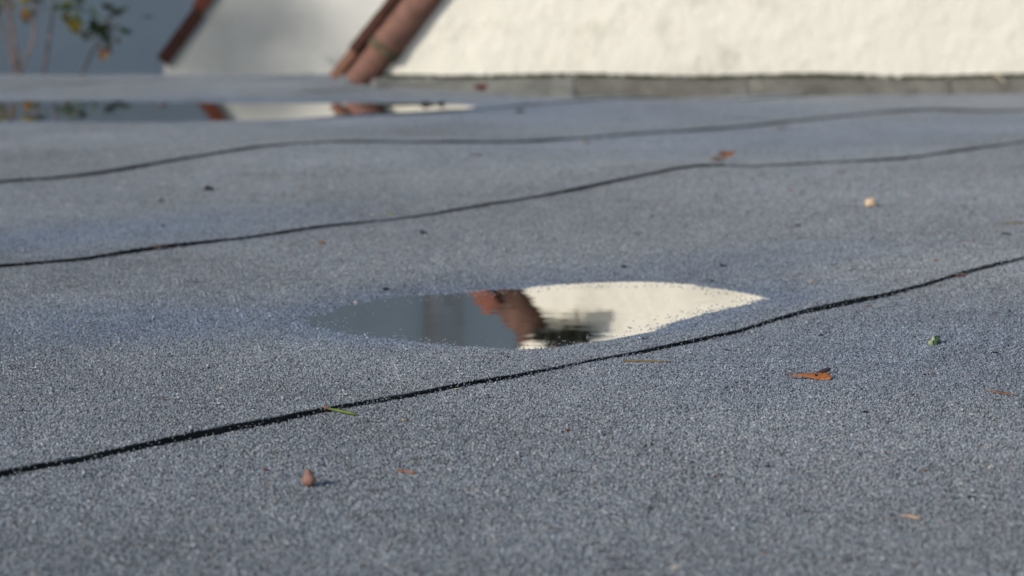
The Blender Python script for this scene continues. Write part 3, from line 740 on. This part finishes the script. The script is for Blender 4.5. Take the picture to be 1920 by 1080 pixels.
# green needle on the near seam
a = hit(607, 776); L = (672-603)*a.y/F*1.03
nd_ = empty('leaf_needle', a); nd_.rotation_euler = (0, 0, -.42); tag(nd_, 'bright green curved needle with a brown base lying over the nearest seam', 'leaf needle')
pt = [(L*.12,0,.0042),(L*.35,.0006,.0036),(L*.6,.0004,.0027),(L*.85,0,.002),(L*1.06,-.0008,.0016)]
V, Fc = tube(pt, [.0006,.0011,.0013,.0010,.0003], 8); link('blade', mesh_np('blade', [v*1 for v in V], Fc, MD['green'], smooth=True), nd_)
V, Fc = tube([(-L*.03,.001,.0048),(L*.05,0,.0050),(L*.14,0,.0042)], [.0009,.0010,.0006], 7); link('base', mesh_np('base', V, Fc, MD['brown'], smooth=True), nd_)
# bud near the bottom
a = hit(579, 914); V, Fc = lump_vf(.0048, .95, .95, 1.1, 2.2, 14, 10, .08, .55)
bud = empty('bud', a); tag(bud, 'plump pinkish brown pointed bud standing on the felt near the bottom edge', 'bud')
link('bud_scales', mesh_np('bud_scales', V, Fc, MD['pinkbrown'], smooth=True), bud, loc=(0,0,.0058), rot=(.12,-.1,0))
V, Fc = lump_vf(.0016, 1, 1, .8, 5); link('stub', mesh_np('stub', V, Fc, MD['dark'], smooth=True), bud, loc=(.0008,-.0022,.0012))
# twigs and blades
def twig(pa, pb, r, mat, label, cat='twig', bend=.002, lift=.0018):
    a, b, rz, L = span(pa, pb); mx = abs(pb[0]-pa[0])*a.y/F*1.6+.002
    if L > mx:
        dy = math.sqrt(max(0, mx*mx-(b.x-a.x)**2))*(1 if b.y > a.y else -1); b = Vector((b.x, a.y+dy, a.z)); b.z = surf_z(b.x, b.y)
    m1 = a.lerp(b, .35)+Vector((0, bend, lift*.6)); m2 = a.lerp(b, .7)+Vector((0, bend*.6, lift*.3))
    V, Fc = tube([a+Vector((0,0,lift)), m1+Vector((0,0,lift*.4)), m2+Vector((0,0,lift*.4)), b+Vector((0,0,lift))], [r*.7, r, r*1.1, r*.6], 7)
    V = [v-a for v in V]
    o = link('twig' if cat == 'twig' else cat.replace(' ', '_'), mesh_np('twig', V, Fc, mat, smooth=True), None, a); tag(o, label, cat); return o
twig((1168,681),(1258,682), .0009, MD['olive'], 'olive brown dry needle just below the nearest seam and puddle', 'leaf needle')
blade('fallen_leaf', (1846,736),(1904,746), .0030, MD['orange'], 'narrow orange sliver of leaf at the right edge', 'leaf', .05)
twig((744,888),(781,891), .0008, MD['brown'], 'short reddish brown flake of twig right of the pinkish bud')
twig((1690,972),(1725,976), .0007, MD['tan'], 'short tan twig near the bottom right corner')
blade('fallen_leaf', (284,468),(316,470), .0050, MD['pinkbrown'], 'thin pinkish leaf lying across the second seam at the left', 'leaf', .2)
blade('fallen_leaf', (1086,270),(1112,272), .0130, MD['tan'], 'pale orange leaf just below the third seam', 'leaf', .25, lift=.003)
blade('fallen_leaf', (722,405),(742,403), .0070, MD['yellow'], 'yellow-green leaf scrap just above the second seam', 'leaf', .1)
blade('fallen_leaf', (1325,307),(1352,304), .016, MD['pinkbrown'], 'reddish brown leaf on the bend of the second seam', 'leaf', .3, lift=.004)
blade('fallen_leaf', (1340,302),(1364,297), .014, MD['brown'], 'upturned brown leaf on top of the reddish leaf on the second seam', 'leaf', .5, lift=.009, roll=.7)
twig((1335,300),(1366,308), .0016, MD['olive'], 'dark stalk beside the leaves on the bend of the second seam', lift=.005)
blade('fallen_leaf', (1790,523),(1812,518), .007, MD['brown'], 'dark brown leaf caught in the nearest seam at the right', 'leaf', .3)
twig((1882,422),(1919,420), .0011, MD['olive'], 'long olive twig at the right edge right of the cream pebble')
twig((1878,441),(1896,442), .0011, MD['dark'], 'short dark twig below the olive twig at the right edge')
twig((560,352),(572,358), .0010, MD['olive'], 'small olive leaf stalk in the middle distance at the left')
blade('fallen_leaf', (1745,492),(1762,490), .0035, MD['orange'], 'small orange leaf scrap above the nearest seam at the right', 'leaf', .2)
blade('fallen_leaf', (1478,360),(1493,361), .0050, MD['orange'], 'tiny orange scrap of leaf left of the cream pebble', 'leaf', .2)
blade('fallen_leaf', (1565,326),(1586,326), .0060, MD['brown'], 'small brown leaf scrap below the far part of the second seam', 'leaf', .2)
blade('fallen_leaf', (1452,243),(1478,242), .0100, MD['brown'], 'faded brown leaf just below the third seam', 'leaf', .2)
blade('fallen_leaf', (884,294),(904,293), .0080, MD['olive'], 'dull olive leaf between the second and third seams', 'leaf', .2)
# pebble, moss crumbs
a = hit(1632, 388); pb = empty('pebble', a); V, Fc = lump_vf(.0072, 1.1, .9, .85, 6.4, 12, 8, .35)
pbl = link('pebble', mesh_np('pebble', V, Fc, MD['cream'], smooth=True), None, a+Vector((0,0,.0050))); bpy.data.objects.remove(pb)
tag(pbl, 'cream coloured pebble alone on the felt at the right', 'pebble')
a = hit(1752, 647); mo = empty('moss_crumb', a); tag(mo, 'small crumb of green and pale moss right of the orange leaf', 'moss')
for i, (dx, dz, r, mm) in enumerate([(-.003,.002,.0026,'palegreen'),(-.0012,.0058,.0022,'palegreen'),(.0022,.0045,.0032,'mossgreen'),(.001,.002,.0024,'mossgreen'),(-.0042,.001,.0016,'green')]):
    V, Fc = lump_vf(r, 1, 1, 1, i*3.1, 9, 7, .35); link('tuft', mesh_np('tuft', V, Fc, MD[mm], smooth=True), mo, loc=(dx, random.uniform(-.001,.001), dz))
def crumb(px, py, r, mat, label, flat=.7, cat='crumb', sx=1.3):
    a = hit(px, py); V, Fc = lump_vf(r, sx, 1, flat, px*.37, 9, 6, .35)
    o = link(cat.replace(' ', '_'), mesh_np('crumb', V, Fc, mat, smooth=False), None, a+Vector((0,0,r*flat*.7+.0006))); tag(o, label, cat); return o
crumb(392, 358, .0062, MD['dark'], 'near black lump of dirt between the second and third seams at the left', .55)
crumb(302, 379, .0032, MD['dark'], 'tiny dark speck left of and below the black lump', .6)
crumb(793, 439, .0032, MD['dark'], 'dark speck just below the middle of the second seam')
crumb(604, 458, .0032, MD['brown'], 'brown speck below the second seam, left of the dark one', .5)
crumb(724, 545, .0026, MD['dark'], 'black speck just behind the left end of the near puddle', .6)
crumb(498, 884, .0014, MD['red'], 'tiny dark red speck left of the pinkish bud', .7)
crumb(530, 874, .0009, MD['dark'], 'tiny black speck between the dark red speck and the bud')
crumb(501, 905, .0008, MD['brown'], 'tiny brown speck below the dark red speck left of the bud')
crumb(1065, 810, .0013, MD['red'], 'tiny dark red speck alone in the middle of the foreground')
crumb(1283, 822, .0010, MD['dark'], 'tiny dark speck right of the red speck in the foreground')
crumb(1748, 703, .0013, MD['brown'], 'tiny brown speck below the green moss crumb', .6)
crumb(1104, 754, .0008, MD['dark'], 'tiny black speck below the olive needle')
crumb(1170, 503, .0030, MD['dark'], 'dark speck behind the near puddle, left one of two', .5)
crumb(1356, 501, .0030, MD['dark'], 'dark speck behind the near puddle, right one of two', .5)
crumb(1495, 425, .0030, MD['dark'], 'dark speck right of centre below the cream pebble', .5)
crumb(975, 211, .0080, MD['dark'], 'dark lump right of the far puddle', .5)
blade('fallen_leaf', (882,176),(912,172), .030, MD['red'], 'dark reddish brown curled leaf at the foot of the cream wall', 'leaf', .5, lift=.012, roll=.6)
crumb(903, 174, .0125, MD['dark'], 'dark clod beside the curled leaf at the foot of the wall', 1.1)
crumb(1085, 180, .0100, MD['olive'], 'upright brown lump standing against the upstand joint', 1.8, sx=.7)
for i, (px, py, r, la) in enumerate([(798,199,.010,'black lump of dirt standing in the right end of the far puddle, tallest'), (812,203,.006,'small dark crumb in the far puddle next to the tallest lump'),
        (827,197,.008,'dark lump near the far edge of the far puddle, rightmost'), (760,210,.006,'dark lump at the near edge of the far puddle'), (303,203,.010,'dark blue-grey clod in the shaded left part of the far puddle')]):
    crumb(px, py, r, MD['dark'] if i < 4 else MD['purple'], la, .7, sx=1.5)
# loose grit: brown, pale and black specks over the near felt
V = []; Fc = []; mi = []; gm = [MD['dark'], MD['brown'], MD['tan'], MD['pale'], MD['olive']]
for i in range(150):
    yy = random.uniform(1.15, 4.5); xx = random.uniform(-.24, .24)*yy
    if sdist(np.array([[xx, yy]]), P1)[0] < .02: continue
    r_ = random.uniform(.0006, .0014)*(1+.12*yy); b = len(V)
    V.extend((OCT*r_*rng.uniform(.5,1.4,(6,1))*np.array([random.uniform(.8,2.2),1,.7])+(xx, yy, surf_z(xx, yy)+.0016)).tolist()); Fc.extend([(p_+b, q_+b, s_+b) for p_, q_, s_ in OF]); mi += [random.choice((0,0,0,4,4,1,2,3))]*8
for i in range(420):      # chips breaking the surface along the puddle rim
    j_ = random.randrange(len(P1)); t_ = random.random(); a = P1[j_]*(1-t_)+P1[(j_+1) % len(P1)]*t_; c = P1.mean(0)
    dv = (c-a)/np.hypot(*(c-a)); pz = a+dv*random.expovariate(1/.007)+rng.normal(0, .006, 2)
    b = len(V); V.extend((OCT*random.uniform(.0005,.0010)*rng.uniform(.6,1.4,(6,1))*np.array([1.3,1,.8])+(pz[0], pz[1], W1+.0003)).tolist())
    Fc.extend([(p_+b, q_+b, s_+b) for p_, q_, s_ in OF]); mi += [5]*8
gm.append(simple('grey_chip', (.15,.165,.185), .6, .2, 100, 0, .5))
tag(link('grit', mesh_np('grit', V, Fc, gm, mi)), 'scattered tiny specks of grit and plant dust on the felt', 'grit', kind='stuff')
# straw on the upstand at the right
a = Vector(on_depth(1858, 136, DN-.03)); b = Vector(on_depth(1886, 157, DN-.06)); 
V, Fc = tube([a, a.lerp(b, .5)+Vector((.003,-.004,.004)), b], [.0025,.0028,.0015], 6)
tag(link('twig', mesh_np('twig', [v-a for v in V], Fc, MD['pale']), None, a), 'pale straw leaning on the grey upstand at the right', 'twig')
